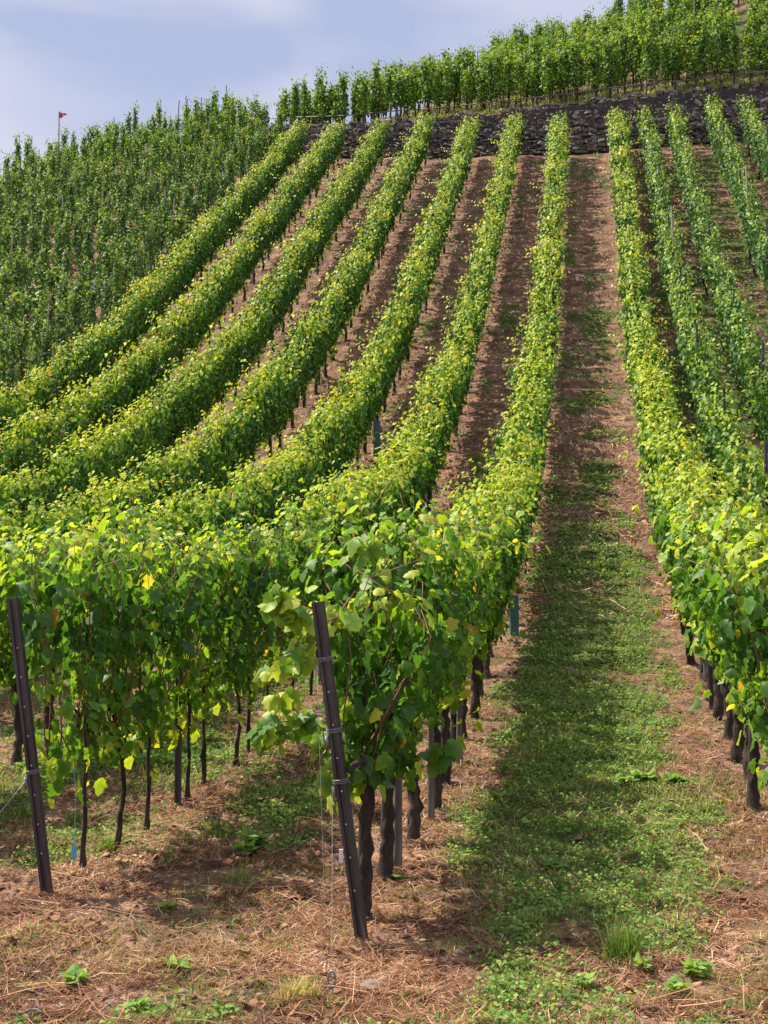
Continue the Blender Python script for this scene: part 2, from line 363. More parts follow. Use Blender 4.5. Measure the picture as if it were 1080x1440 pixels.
def staked(lod, ztop=2.35, zlow=.35, size=.092, rad_=.14, nsh=8):
    mb = MB()
    for i in range(nsh):
        H = ztop + rng.normal(0, .1) - (i % 2) * .08 + (.22 if rng.random() < .12 else 0)
        nn = int((H - zlow) / .052); t = np.linspace(0, 1, nn); ph = rng.random() * 6.3; a = rng.random() * 6.3
        r = rad_ * (.5 + .7 * np.sin(t * 3 + ph * .3)) * (1 - .1 * t)
        sh = np.stack([np.cos(a + t * 2) * r, np.sin(a + t * 2) * r, zlow + (H - zlow) * t], 1)
        sh[:, 0] += np.where(t > .8, (t - .8) * rng.normal(0, 1.1), 0); sh[:, 1] += np.where(t > .8, (t - .8) * rng.normal(0, 1.1), 0)
        rep = 1 + (rng.random(nn) < .8 * (t < .85)).astype(int)
        P = np.repeat(sh, rep, 0); tt = np.repeat(t, rep); n = len(P)
        th = rng.random(n) * 6.283
        o = norm(np.stack([np.cos(th), np.sin(th), rng.normal(0, .25, n)], 1))
        P = P + o * (.03 + rng.random(n) * .12)[:, None] * np.where(tt > .93, .6, 1)[:, None]
        N, D = leaf_frames(P, o, tt ** 3, n)
        s = size * (.6 + rng.random(n) * .6) * np.where(tt > .93, .75, 1)
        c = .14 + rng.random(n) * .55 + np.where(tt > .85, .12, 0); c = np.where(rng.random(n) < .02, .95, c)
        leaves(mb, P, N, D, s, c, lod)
    return mb
def trunk_old(zh=.84, r=.042, arm=.38, slope=0.0):
    mb = MB(); z = np.linspace(-.15, zh, 22); kx = rng.normal(0, .035); ky = rng.normal(0, .07)
    t = (z + .15) / (zh + .15)
    x = kx * np.sin(t * 4) + rng.normal(0, .007, 22); y = ky * np.sin(t * 3.4) + rng.normal(0, .008, 22)
    rr = r * (1.25 - .35 * t + .25 * np.exp(-((t - .93) / .1) ** 2) + .2 * np.exp(-(t / .18) ** 2)) * (1 + rng.normal(0, .07, 22))
    tube(mb, np.stack([x, y, z], 1), rr, 10, wob=.4)
    for s in (-1, 1):
        q = np.linspace(0, 1, 6)
        P = np.stack([x[-2] + .02 * np.sin(q * 5), y[-2] + s * arm * q, zh - .06 + .10 * np.sin(q * 2.2) + slope * s * arm * q], 1)
        tube(mb, P, np.linspace(r * .8, .012, 6), 6, wob=.3)
    return mb
def trunk_thin(zh=.9, r=.0125, slope=0.0, arm=.3):
    mb = MB(); z = np.linspace(-.1, zh, 14); t = (z + .1) / (zh + .1); bend = rng.normal(0, .05)
    x = bend * np.sin(t * 3) + rng.normal(0, .006, 14); y = rng.normal(0, .05) * np.sin(t * 4) + rng.normal(0, .007, 14)
    rr = r * (1.5 - .6 * t + .5 * np.exp(-((t - .3) / .06) ** 2)) * (1 + rng.normal(0, .14, 14))
    tube(mb, np.stack([x, y, z], 1), rr, 7, wob=.35)
    for s in (-1, 1):
        q = np.linspace(0, 1, 5)
        tube(mb, np.stack([x[-1] + 0 * q, y[-1] + s * arm * q, zh - .03 + .2 * q + slope * s * arm * q], 1), np.linspace(r * .8, .006, 5), 5, wob=.2)
    return mb

# ------------------------------------------------------------------ mesh libraries
def lib_near(slope, n, size=.088, **kw):
    L_ = []
    for i in range(n):
        cn = MB(); mb = hedge('hi', canes=cn, size=size, **kw)
        L_.append((mb.shear(slope).mesh('foliage', True), cn.shear(slope).mesh('canes', True)))
    return L_
SL = [.09, .17, .28, .42, .56, .69]
def slope_at(v): return float((base_z(0, v + .5) - base_z(0, v - .5)))
FOL = {}
for k, s in enumerate(SL):
    if k <= 1:
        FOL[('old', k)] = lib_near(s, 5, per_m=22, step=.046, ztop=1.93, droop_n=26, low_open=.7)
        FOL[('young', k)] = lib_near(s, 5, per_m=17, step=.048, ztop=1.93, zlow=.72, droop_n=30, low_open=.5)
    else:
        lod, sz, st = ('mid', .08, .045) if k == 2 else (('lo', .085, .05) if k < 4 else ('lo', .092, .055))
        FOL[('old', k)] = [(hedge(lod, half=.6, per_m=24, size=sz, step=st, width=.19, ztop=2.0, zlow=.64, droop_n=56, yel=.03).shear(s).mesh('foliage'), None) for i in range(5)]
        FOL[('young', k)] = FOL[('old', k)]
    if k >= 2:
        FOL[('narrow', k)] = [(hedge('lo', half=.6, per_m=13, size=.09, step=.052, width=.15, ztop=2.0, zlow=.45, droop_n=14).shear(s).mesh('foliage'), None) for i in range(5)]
TR = {}
for k, s in enumerate(SL):
    TR[('old', k)] = [trunk_old(slope=s, arm=.4, r=.037 if k < 2 else .034).mesh('trunk', True) for i in range(4)]
    TR[('young', k)] = [trunk_thin(slope=s).mesh('trunk', True) for i in range(4)] if k < 2 else TR[('old', k)]
    TR[('narrow', k)] = TR[('old', k)]
for v_ in TR.values():
    for m_ in v_:
        if not m_.materials: m_.materials.append(BARK)

# ------------------------------------------------------------------ trellised rows
ROWU = {7: -12.98, 6: -11.04, 5: -8.98, 4: -6.95, 3: -4.89, 2: -3.05, 1: -1.2, 0: 1.08, -1: 2.19, -2: 3.25, -3: 4.7, -4: 5.95}
START = {7: 23, 6: 19, 5: 15, 4: 11, 3: 7.3, 2: 6.76, 1: 6.33, 0: 7.4, -1: 16, -2: 24, -3: 33, -4: 41}
ROWD = {1: 'row left of the grassy alley', 2: 'row of the far left steel post', 3: 'third row left of the grassy alley',
        4: 'fourth row left of the grassy alley', 5: 'fifth row left of the grassy alley', 6: 'sixth row left of the grassy alley',
        7: 'long row bordering the dense left block', 0: 'row right of the grassy alley',
        -1: 'first ragged green row on the right', -2: 'second ragged green row on the right',
        -3: 'third ragged green row on the right', -4: 'last ragged green row at the upper right'}
ORD = ['first', 'second', 'third', 'fourth', 'fifth', 'sixth', 'seventh', 'eighth', 'ninth', 'tenth']
KNOWN = {1: [6.33, 7.12, 7.88, 8.75, 9.6, 10.4, 11.1], 2: [6.92, 7.42, 7.95, 8.75, 9.34, 9.9, 10.38], 0: [8.1, 8.9, 9.73, 10.4, 11.06, 11.8]}
vines = []
for r_, u in ROWU.items():
    end = float(wall_v(u)) - (.8 if r_ >= 0 else .5)
    vs = list(KNOWN.get(r_, [START[r_]])); v = vs[-1]
    if r_ == 0: vs = [7.4] + vs
    while True:
        v += (.78 if v < 13.5 else 1.1)
        if v > end: break
        vs.append(v)
    for i, v in enumerate(vs): vines.append((math.hypot(u, v), r_, i, u, v))
vines.sort()
def kind_of(r_): return 'narrow' if r_ < 0 else ('young' if r_ == 2 else 'old')
far_mb = MB(); far_tr = MB()
def mesh_arrays(m_):
    V = np.empty(len(m_.vertices) * 3, np.float32); m_.vertices.foreach_get('co', V)
    T = np.empty(len(m_.loops), np.int32); m_.loops.foreach_get('vertex_index', T)
    C = np.empty(len(m_.vertices), np.float32); m_.attributes['tint'].data.foreach_get('value', C)
    return V.reshape(-1, 3).astype(float), T.reshape(-1, 3), C
front_vine = None
for q, (dd, r_, i, u, v) in enumerate(vines):
    s = slope_at(v); k = int(np.argmin([abs(s - x) for x in SL])); kd = kind_of(r_)
    if v > 13.3 and k < 2: k = 2
    if kd == 'narrow' and k < 2: k = 2
    uu = u + rng.normal(0, .02); z = gz(uu, v)
    fol, can = FOL[(kd, k)][int(rng.integers(5))]
    tr = TR[(kd, k)][int(rng.integers(4))]
    flip = rng.random() < .5; zs = 1 + rng.normal(0, .035) + .07 * (fbm(v * .7, u * 3., 77, 2) - .5)
    if q < 300:
        if i < 8 and r_ in (0, 1, 2):
            tk = {1: 'gnarled dark trunk', 2: 'thin knotty trunk', 0: 'dark crooked trunk'}[r_]
            lab = f"vine with a {tk}, {ORD[i]} in the {ROWD[r_]}"; 
        else:
            lab = (f"leafy trellised vine farther up the {ROWD[r_]}" if r_ in (0, 1, 2) else f"leafy trellised vine in the {ROWD[r_]}")
        t = thing('trellised_vine', lab, 'grapevine', (uu, v, z), 'trellised vines in the ' + ROWD[r_])
        if r_ == 1 and i == 0:
            cn = MB(); mbv = hedge('hi', canes=cn, size=.092, y0=(-.2, .45), per_m=22, step=.046, ztop=1.78, zlow=.78, droop_n=30); front_vine = (t, mbv, cn, uu, v, z)
            link('trunk', tr, BARK, t); continue
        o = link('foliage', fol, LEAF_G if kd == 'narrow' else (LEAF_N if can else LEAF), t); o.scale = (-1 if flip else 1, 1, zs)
        if can and dd < 13: c = link('canes', can, CANE, t); c.scale = o.scale
        link('trunk', tr, BARK, t)
    else:
        V, T, C = mesh_arrays(fol); V = V * np.array([-1 if flip else 1, 1, zs]) + np.array([uu, v, z]); far_mb.add(V, T, C)
        V, T, C = mesh_arrays(tr); far_tr.add(V + np.array([uu, v, z]), T, C)
if far_mb.n:
    o = bpy.data.objects.new('distant_trellised_vines', None)
    bpy.data.objects.remove(o)
    m1 = far_mb.add(np.vstack(far_tr.V), np.vstack(far_tr.T), np.concatenate(far_tr.C)).mesh('distant_trellised_vines')
    nt_ = sum(len(x) for x in far_tr.T) ; m1.materials.append(LEAF); m1.materials.append(BARK)
    mi = np.zeros(len(m1.polygons), np.int32); mi[-np.vstack(far_tr.T).shape[0]:] = 1; m1.polygons.foreach_set('material_index', mi)
    o = bpy.data.objects.new('distant_trellised_vines', m1); col.objects.link(o); tag(o, 'far ends of the vine rows just below the stone wall', 'vines', None, 'stuff')

# the front vine's stray shoots beside the leaning post
t, mbv, cn, fu, fv, fz = front_vine
def stray(px, v0, v1, n_leaf, size, tint):
    pts = [np.array(at_v(x, y, v0 + (v1 - v0) * k / (len(px) - 1))) - np.array([fu, fv, fz]) for k, (x, y) in enumerate(px)]
    P = []; 
    for a, b in zip(pts[:-1], pts[1:]):
        for k in range(4): P.append(a + (b - a) * k / 4)
    P = np.array(P + [pts[-1]]); tube(cn, P, np.linspace(.005, .002, len(P)), 4)
    idx_ = rng.random(n_leaf) * (len(P) - 1.01); b_ = idx_.astype(int); fr = (idx_ - b_)[:, None]
    C = P[b_] * (1 - fr) + P[b_ + 1] * fr
    o = norm(rng.normal(0, 1, (n_leaf, 3)) * np.array([1, .6, .8])); C = C + o * (.02 + rng.random((n_leaf, 1)) * .06)
    N = np.stack([rng.normal(-.4, .4, n_leaf), rng.normal(-.75, .3, n_leaf), rng.normal(.55, .4, n_leaf)], 1)
    D = np.array([0, 0, -1.]) + rng.normal(0, .5, (n_leaf, 3))
    leaves(mbv, C, N, D, size * (.6 + rng.random(n_leaf) * .6), tint[0] + rng.random(n_leaf) * tint[1], 'hi')
stray([(500, 830), (455, 895), (420, 865), (392, 850), (388, 830)], 6.3, 5.9, 55, .09, (.42, .3))
stray([(470, 870), (430, 915), (412, 905)], 6.2, 5.9, 14, .085, (.45, .3))
stray([(500, 1010), (460, 1025), (420, 1010), (380, 1020), (362, 1035)], 6.4, 5.9, 55, .095, (.28, .35))
stray([(440, 1020), (400, 985), (378, 965), (400, 930), (412, 940)], 6.2, 5.8, 32, .085, (.42, .3))
stray([(490, 980), (462, 1040), (465, 1090)], 6.3, 6.0, 14, .1, (.4, .3))
stray([(560, 1070), (600, 1060), (625, 1050)], 6.9, 6.7, 14, .11, (.2, .3))
stray([(560, 850), (530, 790), (515, 760), (505, 770)], 6.7, 6.6, 16, .12, (.45, .35))
link('foliage', mbv.mesh('foliage', True), LEAF_N, t); link('canes', cn.mesh('canes', True), CANE, t)

# ------------------------------------------------------------------ single-stake vines: left block and terrace above the wall
SFOL = [staked('lo').mesh('foliage') for _ in range(6)] + [staked('lo', ztop=2.5, rad_=.11, nsh=7).mesh('foliage') for _ in range(4)] + [staked('lo', ztop=2.1, rad_=.18, nsh=9).mesh('foliage') for _ in range(3)]
TFOL = [staked('lo', ztop=2.3 + .08 * (i % 4), zlow=.75, rad_=.12 + .02 * (i % 3)).mesh('foliage') for i in range(len(SFOL))]
STR = [trunk_thin(.85, .022).mesh('trunk', True) for _ in range(4)]
def stake_mb(h, r=.018):
    mb = MB(); tube(mb, [(0, 0, -.2), (rng.normal(0, .02), 0, h * .5), (rng.normal(0, .05), rng.normal(0, .03), h)], r, 5); return mb
STK = [stake_mb(2.15).mesh('stake', True), stake_mb(2.5).mesh('stake', True), stake_mb(2.75, .022).mesh('stake', True)]
for m_ in STR: m_.materials.append(BARK)
for m_ in STK: m_.materials.append(WOOD)
spots = []
# block: lines of vines running up the slope
for a in np.arange(-14.4, -36, -1.3):
    for v in np.arange(20.5 + (rng.random() * .5), 59, .92):
        if v > wall_v(a) - .3: continue
        # visible at the left picture edge?
        ang = math.degrees(math.atan2(-a, v))
        if ang > 29.5 : continue
        spots.append((a + rng.normal(0, .06), v + rng.normal(0, .1), 'block'))
for d in (.5, 1.5, 2.5, 3.5, 4.6, 5.8, 7.1, 8.5, 10.0, 11.5, 13.2, 15.0, 17.0):
    step = .62 if d < 4 else .72
    for a in np.arange(-21.5, 9.5, step):
        v = float(wall_v(a)) + d
        if a < -14.5 and (d > 2 or rng.random() < .3): continue
        if a < -11.5 and d > 3: continue
        if a < -5 and d > 7: continue
        if math.degrees(math.atan2(a, v)) > 9.5: continue
        if 5.6 < a - (d - 3) * .18 < 6.6 and 2.5 < d < 12: continue   # the gap of bare ground on the right
        spots.append((a + rng.normal(0, .16), v + rng.normal(0, .12), 'terrace'))
spots.sort(key=lambda p: math.hypot(p[0], p[1]))
far = MB(); far2 = MB(); nb_ = 0
for (a, v, kd) in spots:
    z = gz(a, v); f = (SFOL if kd == 'block' else TFOL)[int(rng.integers(len(SFOL)))]; tr = STR[int(rng.integers(4))]; sk = STK[int(rng.choice(3, p=[.88, .09, .03]))]
    sc_ = 1 + rng.normal(0, .07); rz = rng.random() * 6.28; sc_ *= (1 + rng.normal(0, .06)); wd = .98 + rng.random() * .4
    if kd == 'block': wd *= .8
    if kd == 'terrace': sc_ *= 1.05 + rng.normal(0, .07); wd *= 1.0
    if nb_ < 300:
        nb_ += 1
        if kd == 'block': lab, gp = 'slender single-stake vine in the dense dark green block on the left slope', 'single-stake vines of the left block'
        else: lab, gp = 'slender single-stake vine on the terrace behind the rail above the stone wall', 'single-stake vines above the stone wall'
        t = thing('staked_vine', lab, 'grapevine', (a, v, z), gp); t.rotation_euler = (rng.normal(0, .04), rng.normal(0, .04), rz)
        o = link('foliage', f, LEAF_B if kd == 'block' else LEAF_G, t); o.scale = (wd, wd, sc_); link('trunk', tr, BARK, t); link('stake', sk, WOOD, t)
    else:
        R = np.array([[math.cos(rz), -math.sin(rz), 0], [math.sin(rz), math.cos(rz), 0], [0, 0, 1]])
        V, T, C = mesh_arrays(f); far.add((V * np.array([wd, wd, sc_])) @ R.T + np.array([a, v, z]), T, C)
        V, T, C = mesh_arrays(tr); far2.add(V @ R.T + np.array([a, v, z]), T, C)
        V, T, C = mesh_arrays(sk); far2.add(V @ R.T + np.array([a, v, z]), T, C)
if far.n:
    m1 = far.add(np.vstack(far2.V), np.vstack(far2.T), np.concatenate(far2.C)).mesh('distant_staked_vines')
    m1.materials.append(LEAF_G); m1.materials.append(BARK)
    mi = np.zeros(len(m1.polygons), np.int32); mi[-np.vstack(far2.T).shape[0]:] = 1; m1.polygons.foreach_set('material_index', mi)
    o = bpy.data.objects.new('distant_staked_vines', m1); col.objects.link(o); tag(o, 'far single-stake vines climbing the slope above the stone wall', 'vines', None, 'stuff')
print('vines', len(vines), 'staked', len(spots))

# ------------------------------------------------------------------ posts
def lean_R(base, top):
    z = Vector(top) - Vector(base); return z.to_track_quat('Z', 'Y').to_euler(), z.length
def steel_post_mesh(Lh, w_=.056, dp=.042):
    # open C profile with a raised middle rib
    o_ = [(-w_/2, dp/2), (-w_/2, -dp/2), (-w_*.22, -dp/2), (-w_*.16, -dp/2+.012), (w_*.16, -dp/2+.012), (w_*.22, -dp/2), (w_/2, -dp/2), (w_/2, dp/2), (w_/2-.004, dp/2), (w_/2-.004, -dp/2+.004),
          (w_*.25, -dp/2+.004), (w_*.18, -dp/2+.016), (-w_*.18, -dp/2+.016), (-w_*.25, -dp/2+.004), (-w_/2+.004, -dp/2+.004), (-w_/2+.004, dp/2)]
    n = len(o_); V = []; T = []
    zs = [-.25, Lh]
    for z in zs: V += [(x, y, z) for x, y in o_]
    for j in range(n):
        a, b = j, (j + 1) % n; T += [(a, b, b + n), (a, b + n, a + n)]
    m = n // 2
    for off, fl in ((0, 1), (n, 0)):
        for j in range(m - 1):
            a, b, c, d = j + off, j + 1 + off, n - 2 - j + off, n - 1 - j + off
            T += [(a, c, b), (a, d, c)] if fl else [(a, b, c), (a, c, d)]
    mb = MB(); mb.add(V, T); return mb
def hole_light_discs(Lh, dp=.042):  # white discs paint in the light that shows through the post's holes
    mb = MB()
    for z in np.arange(.25, Lh - .15, .165):
        th = np.linspace(0, 6.283, 9)[:-1]
        P = [(math.cos(a) * .0045, -dp / 2 + .0115 - .003, z + math.sin(a) * .0045) for a in th]; P2 = [(x, y + .003, zz) for x, y, zz in P]
        V = P + P2; T = [(0, i, i + 1) for i in range(1, 7)]
        for i in range(8): j = (i + 1) % 8; T += [(i, i + 8, j + 8), (i, j + 8, j)]
        mb.add(V, T)
    return mb
def end_post(base, top, label):
    e, Lh = lean_R(base, top)
    t = thing('steel_post', label, 'post', base, 'leaning steel end posts'); t.rotation_euler = e
    # turn the open profile towards the front
    link('post_profile', steel_post_mesh(Lh).mesh('post_profile'), POSTM, t)
    link('hole_light_discs', hole_light_discs(Lh).mesh('hole_light_discs'), CLIP_HOLE_WHITE, t)
    return t, Lh
def orient(t, base, top, spin=0):
    z = (Vector(top) - Vector(base)).normalized(); y = Vector((.15 + spin, 1, 0)); x = y.cross(z).normalized(); y = z.cross(x)
    from mathutils import Matrix
    M = Matrix((x, y, z)).transposed(); t.rotation_euler = M.to_euler()
A0 = (-1.17, 6.03, gz(-1.17, 6.03)); A1 = at_v(447, 846, 5.85)
tA, LA = end_post(A0, A1, 'dark leaning steel post in front of the row left of the grassy alley'); orient(tA, A0, A1)
B0 = (-3.05, 6.49, gz(-3.05, 6.49)); B1 = at_v(18, 841, 6.3)
tB, LB = end_post(B0, B1, 'dark leaning steel post at the far left edge, blue-tagged vine beside it'); orient(tB, B0, B1, -.2)
# clips and wire loops on post A
def coil(mb, c, R0, turns, h, r=.0022, ax='z'):
    th = np.linspace(0, turns * 6.283, turns * 14); P = np.stack([np.cos(th) * R0, np.sin(th) * R0 * .75, np.linspace(-h / 2, h / 2, len(th))], 1) + np.array(c)
    tube(mb, P, r, 4)
for par, Lh, hs in ((tA, LA, (LA * .83, LA * .62, LA * .47)), (tB, LB, (LB * .42,))):
    for h in hs:
        mb = MB(); coil(mb, (0, 0, h), .043, 3, .025)
        box(mb, (-.04, -.02, h - .05), (.018, .014, .05)); tube(mb, [(-.04, -.02, h - .02), (-.055, -.02, h - .07), (-.035, -.025, h - .12), (-.04, -.02, h - .02)], .0022, 4)
        link('wire_clip', mb.mesh('wire_clip', True), WIREM, par)
# anchor of post A and its guy wires
an = np.array([-1.14, 5.2, gz(-1.14, 5.2)])
def at_post(b, t, f): return np.array(b) + (np.array(t) - np.array(b)) * f
g = thing('guy_wire', 'thin steel guy wires hanging from the middle post down to a ground anchor', 'wire', tuple(an))
for f, dx in ((.83, -.02), (.47, 0.0)):
    p = at_post(A0, A1, f) + np.array([-.04, -.02, 0]); mb = MB(); q = np.linspace(0, 1, 8)[:, None]; P = (p * (1 - q) + (an + np.array([dx, 0, .08])) * q) - an
    tube(mb, P, .0011, 4); link('wire', mb.mesh('wire', True), WIREM, g)
mb = MB(); box(mb, (-.05, .42, .52), (.018, .012, .06)); link('tensioner', mb.mesh('tensioner'), CLIP_HOLE_WHITE, g)
mb = MB(); th = np.linspace(0, 6.283, 17); tube(mb, np.stack([np.cos(th) * .016, 0 * th, .085 + np.sin(th) * .035], 1), .005, 6); tube(mb, [(0, 0, .05), (0, .01, -.12)], .006, 6); link('anchor_eye', mb.mesh('anchor_eye', True), WIREM, g)
gB = np.array([-3.55, 6.0, gz(-3.55, 6.0)]); g2 = thing('guy_wire', 'thin steel guy wire running left from the far left post to the grass', 'wire', tuple(gB))
p = at_post(B0, B1, .42); mb = MB(); q = np.linspace(0, 1, 6)[:, None]; tube(mb, (p * (1 - q) + gB * q) - gB, .0012, 4); link('wire', mb.mesh('wire', True), WIREM, g2)
mb = MB(); pm = (p * .55 + gB * .45) - gB; box(mb, pm, (.03, .02, .09)); link('tensioner', mb.mesh('tensioner'), WIREM, g2)

PM = steel_post_mesh(1.95, .05, .036).mesh('steel_post'); PM.materials.append(POSTM)
PMs = steel_post_mesh(2.2, .045, .036).mesh('steel_post'); PMs.materials.append(POSTM)
def row_posts():
    for r_, u in ROWU.items():
        end = float(wall_v(u)) - .4
        v = {1: 12.6, 2: 8.62, 0: 12.2, 3: 8.2}.get(r_, START[r_] + .5); first = True
        while v < end:
            o = bpy.data.objects.new('trellis_post', PMs if r_ < 0 else PM); col.objects.link(o)
            o.location = (u, v, gz(u, v)); o.scale = (1, 1, .88 if r_ >= 0 else 1); o.rotation_euler = (rng.normal(0, .02), rng.normal(0, .02), rng.normal(0, .15))
            lab = f"steel trellis post standing in the {ROWD[r_]}"; gp = 'trellis posts in the ' + ROWD[r_]
            if r_ == 2 and first: lab = 'upright dark steel post between thin trunks right of the far left post'; gp = None
            tag(o, lab, 'post', gp); first = False
            v += 4.6
row_posts()
# wooden stakes and extra steel stakes by the near trunks
def wood_stake(u, v, h, w_, lab, lean=(0, 0), gp='wooden stakes beside the near trunks', m=None):
    mb = MB(); n = 8; zz = np.linspace(-.2, h, 6)
    tube(mb, np.stack([0 * zz, 0 * zz, zz], 1), w_ / 2 * (1 + rng.normal(0, .04, 6)), n, wob=.12)
    o = link('wooden_stake', mb.mesh('wooden_stake', True), m or WOOD); o.location = (u, v, gz(u, v)); o.rotation_euler = (lean[1], lean[0], rng.random())
    tag(o, lab, 'stake', gp)
wood_stake(-1.2, 7.31, 1.5, .052, 'thick grey wooden stake behind the front gnarled trunk of the middle row')
wood_stake(-1.16, 8.5, 1.4, .05, 'grey wooden stake beside the third trunk of the middle row')
wood_stake(-1.3, 7.85, 1.4, .04, 'reddish narrow wooden stake close to the crooked second trunk of the middle row')
wood_stake(-1.15, 10.2, 1.4, .055, 'grey wooden stake farther back among the dark trunks of the middle row')
wood_stake(1.2, 8.9, 1.1, .045, 'pale wooden stake under the leaves at the lower right edge')
wood_stake(1.12, 13.3, 1.3, .04, 'pale wooden stake in the shade of the right alley row')
for px0, py0, px1, py1, v, lab in ((1025, 668, 1019, 588, 23.15, 'pale leaning stake left of its twin in the ragged rows on the right'), (1047, 680, 1044, 620, 22.8, 'pale upright stake right of its twin in the ragged rows on the right'),
                              (1053, 285, 1049, 232, 36, 'pale stake standing high in the ragged rows near the right edge'), (950, 345, 944, 290, 33, 'pale stake in the ragged row right of the alley row')):
    b = np.array(at_v(px0, py0 + 10, v)); t_ = np.array(at_v(px1, py1, v)); b[2] = gz(b[0], b[1]) - .1
    mb = MB(); tube(mb, [b - b, (t_ - b) * .5, t_ - b], .024, 6, wob=.1); o = link('wooden_stake', mb.mesh('wooden_stake', True), WOOD); o.location = b; tag(o, lab, 'stake', 'pale stakes in the ragged rows')

# wires of the near rows
for r_ in (0, 1, 2, 3):
    u = ROWU[r_]; s0 = {0: 7.0, 1: 5.95, 2: 6.4, 3: 7.3}[r_]
    for h, nm in ((.82, 'lower'), (1.25, 'middle'), (1.62, 'upper')):
        vv = np.concatenate([[s0], np.arange(s0 + .6, 46, 1.2)]); zz = base_z(np.full(len(vv), u), vv) + h
        P = np.stack([np.full(len(vv), u + .03), vv, zz], 1)
        if r_ == 1: P[0] = at_post(A0, A1, h / 1.72)
        if r_ == 2: P[0] = at_post(B0, B1, h / 1.72)
        mb = MB(); tube(mb, P, .0013, 4); o = link('trellis_wire', mb.mesh('trellis_wire', True), WIREM)
        tag(o, f'{nm} thin steel wire running through the {ROWD[r_]}', 'wire', 'trellis wires in the ' + ROWD[r_])

# ------------------------------------------------------------------ vine guards, tag
def guard(u, v, h, w_, lab):
    mb = MB(); n = 4; a = w_ / 2; T = []; V = []
    for z in (-.02, h):
        for k in (a, a - .004):
            V += [(-k, -k, z), (k, -k, z), (k, k, z), (-k, k, z)]
    for i in range(4):
        j = (i + 1) % 4
        T += [(i, j, 8 + j), (i, 8 + j, 8 + i), (4 + j, 4 + i, 12 + i), (4 + j, 12 + i, 12 + j), (8 + i, 8 + j, 12 + j), (8 + i, 12 + j, 12 + i)]
    mb.add(V, T)
    for z in (h * .35, h * .7): box(mb, (0, 0, z), (w_ + .006, w_ + .006, .012))
    o = link('vine_guard', mb.mesh('vine_guard'), TEAL); o.location = (u, v, gz(u, v)); o.rotation_euler = (0, 0, .25); tag(o, lab, 'plant guard', 'teal vine guards')
guard(-1.03, 15.3, .5, .105, 'teal plastic vine guard standing at the right foot of the alley row')
guard(-4.6, 25.3, .75, .14, 'teal plastic vine guard farther up in the third row left of the alley')
mb = MB(); n = 10
for s in np.linspace(0, 1, 2): pass
V = []; T = []
prof = [(0, .0), (.012, .012), (.016, .05), (.014, .085), (0, .1)]
for x, z in prof: V += [(x, .003, z), (-x, .003, z), (x, -.003, z), (-x, -.003, z)]
for i in range(len(prof) - 1):
    a, b = i * 4, i * 4 + 4
    for p, q in ((0, 1), (1, 3), (3, 2), (2, 0)): T += [(a + p, a + q, b + q), (a + p, b + q, b + p)]
mb.add(V, T); tube(mb, [(0, 0, .1), (.004, 0, .3), (-.01, .0, .55)], .0018, 4)
o = link('plant_tag', mb.mesh('plant_tag'), BLUE); o.location = (-3.0, 6.72, gz(-3.0, 6.72) + .1); o.rotation_euler = (0, 0, .2)
tag(o, 'small blue tag hanging low on the thin trunk beside the far left post', 'tag')

# ------------------------------------------------------------------ dry-stone wall
def stone_wall():
    mb = MB(); back = MB()
    us = np.arange(-19, 12, .5)
    for a, b in zip(us[:-1], us[1:]):
        va, vb = float(wall_v(a)), float(wall_v(b)); za, zb = float(base_z(a, va)), float(base_z(b, vb)); ha, hb = float(wall_h(a)), float(wall_h(b))
        back.add([(a, va - .1, za - .3), (b, vb - .1, zb - .3), (b, vb - .1, zb + hb - .05), (a, va - .1, za + ha - .05), (a, va + .25, za + ha - .05), (b, vb + .25, zb + hb - .05)], [(0, 1, 2), (0, 2, 3), (3, 2, 5), (3, 5, 4)])
    tmpl = np.array([[x, y, z] for x in (-1, 1) for y in (-1, 1) for z in (-1, 1)], float)
    # bevelled stone: 24-vertex chamfered box
    Vt = []
    for c in tmpl:
        for ax in range(3):
            p = c.copy() * .72; p[ax] = c[ax]; Vt.append(p)
    Vt = np.array(Vt)
    from mathutils import Vector as Vc
    import bmesh
    bm = bmesh.new(); [bm.verts.new(p) for p in Vt]; bmesh.ops.convex_hull(bm, input=bm.verts); bmesh.ops.triangulate(bm, faces=bm.faces)
    bm.verts.ensure_lookup_table(); bm.verts.index_update(); Ft = np.array([[v.index for v in f.verts] for f in bm.faces]); Vt = np.array([v.co[:] for v in bm.verts]); bm.free()
    z = -.1; course = 0
    while z < 2.6:
        ch = .085 + rng.random() * .08; a = -19 + rng.random() * .2
        while a < 12:
            wd = .09 + rng.random() ** 2.2 * .42; c = a + wd / 2; hh = float(wall_h(c)) + .1 + .05 * math.sin(c * 2.2) + rng.normal(0, .05)
            if z < hh and (z + ch * .5 < hh or rng.random() < .5):
                vv = float(wall_v(c)); zb = float(base_z(c, vv))
                S = np.array([wd / 2 * (.93 + rng.random() * .1), .13 + rng.random() * .04, ch / 2 * (.88 + rng.random() * .22)])
                P = Vt * S * (1 + rng.normal(0, .17, (len(Vt), 3)))
                th = rng.normal(0, .2); R = np.array([[math.cos(th), 0, -math.sin(th)], [0, 1, 0], [math.sin(th), 0, math.cos(th)]]); P = P @ R.T
                y_off = -.05 - rng.random() * .07 + .09 * max(z, 0)
                P += np.array([c, vv + y_off, zb + z + ch / 2 + (rng.normal(0, .022))]); mb.add(P, Ft, rng.random())
            a += wd
        z += ch * .95; course += 1
    # loose coping stones
    for c in np.arange(-15, 12, .2):
        if rng.random() < .6:
            vv = float(wall_v(c)) + .12 + rng.random() * .25; zb = float(base_z(c, wall_v(c))) + float(wall_h(c))
            S = np.array([.07 + rng.random() * .09, .08, .03 + rng.random() * .045]); mb.add(Vt * S * (1 + rng.normal(0, .15, (len(Vt), 3))) + np.array([c, vv, zb + .05]), Ft, rng.random())
    return mb, back
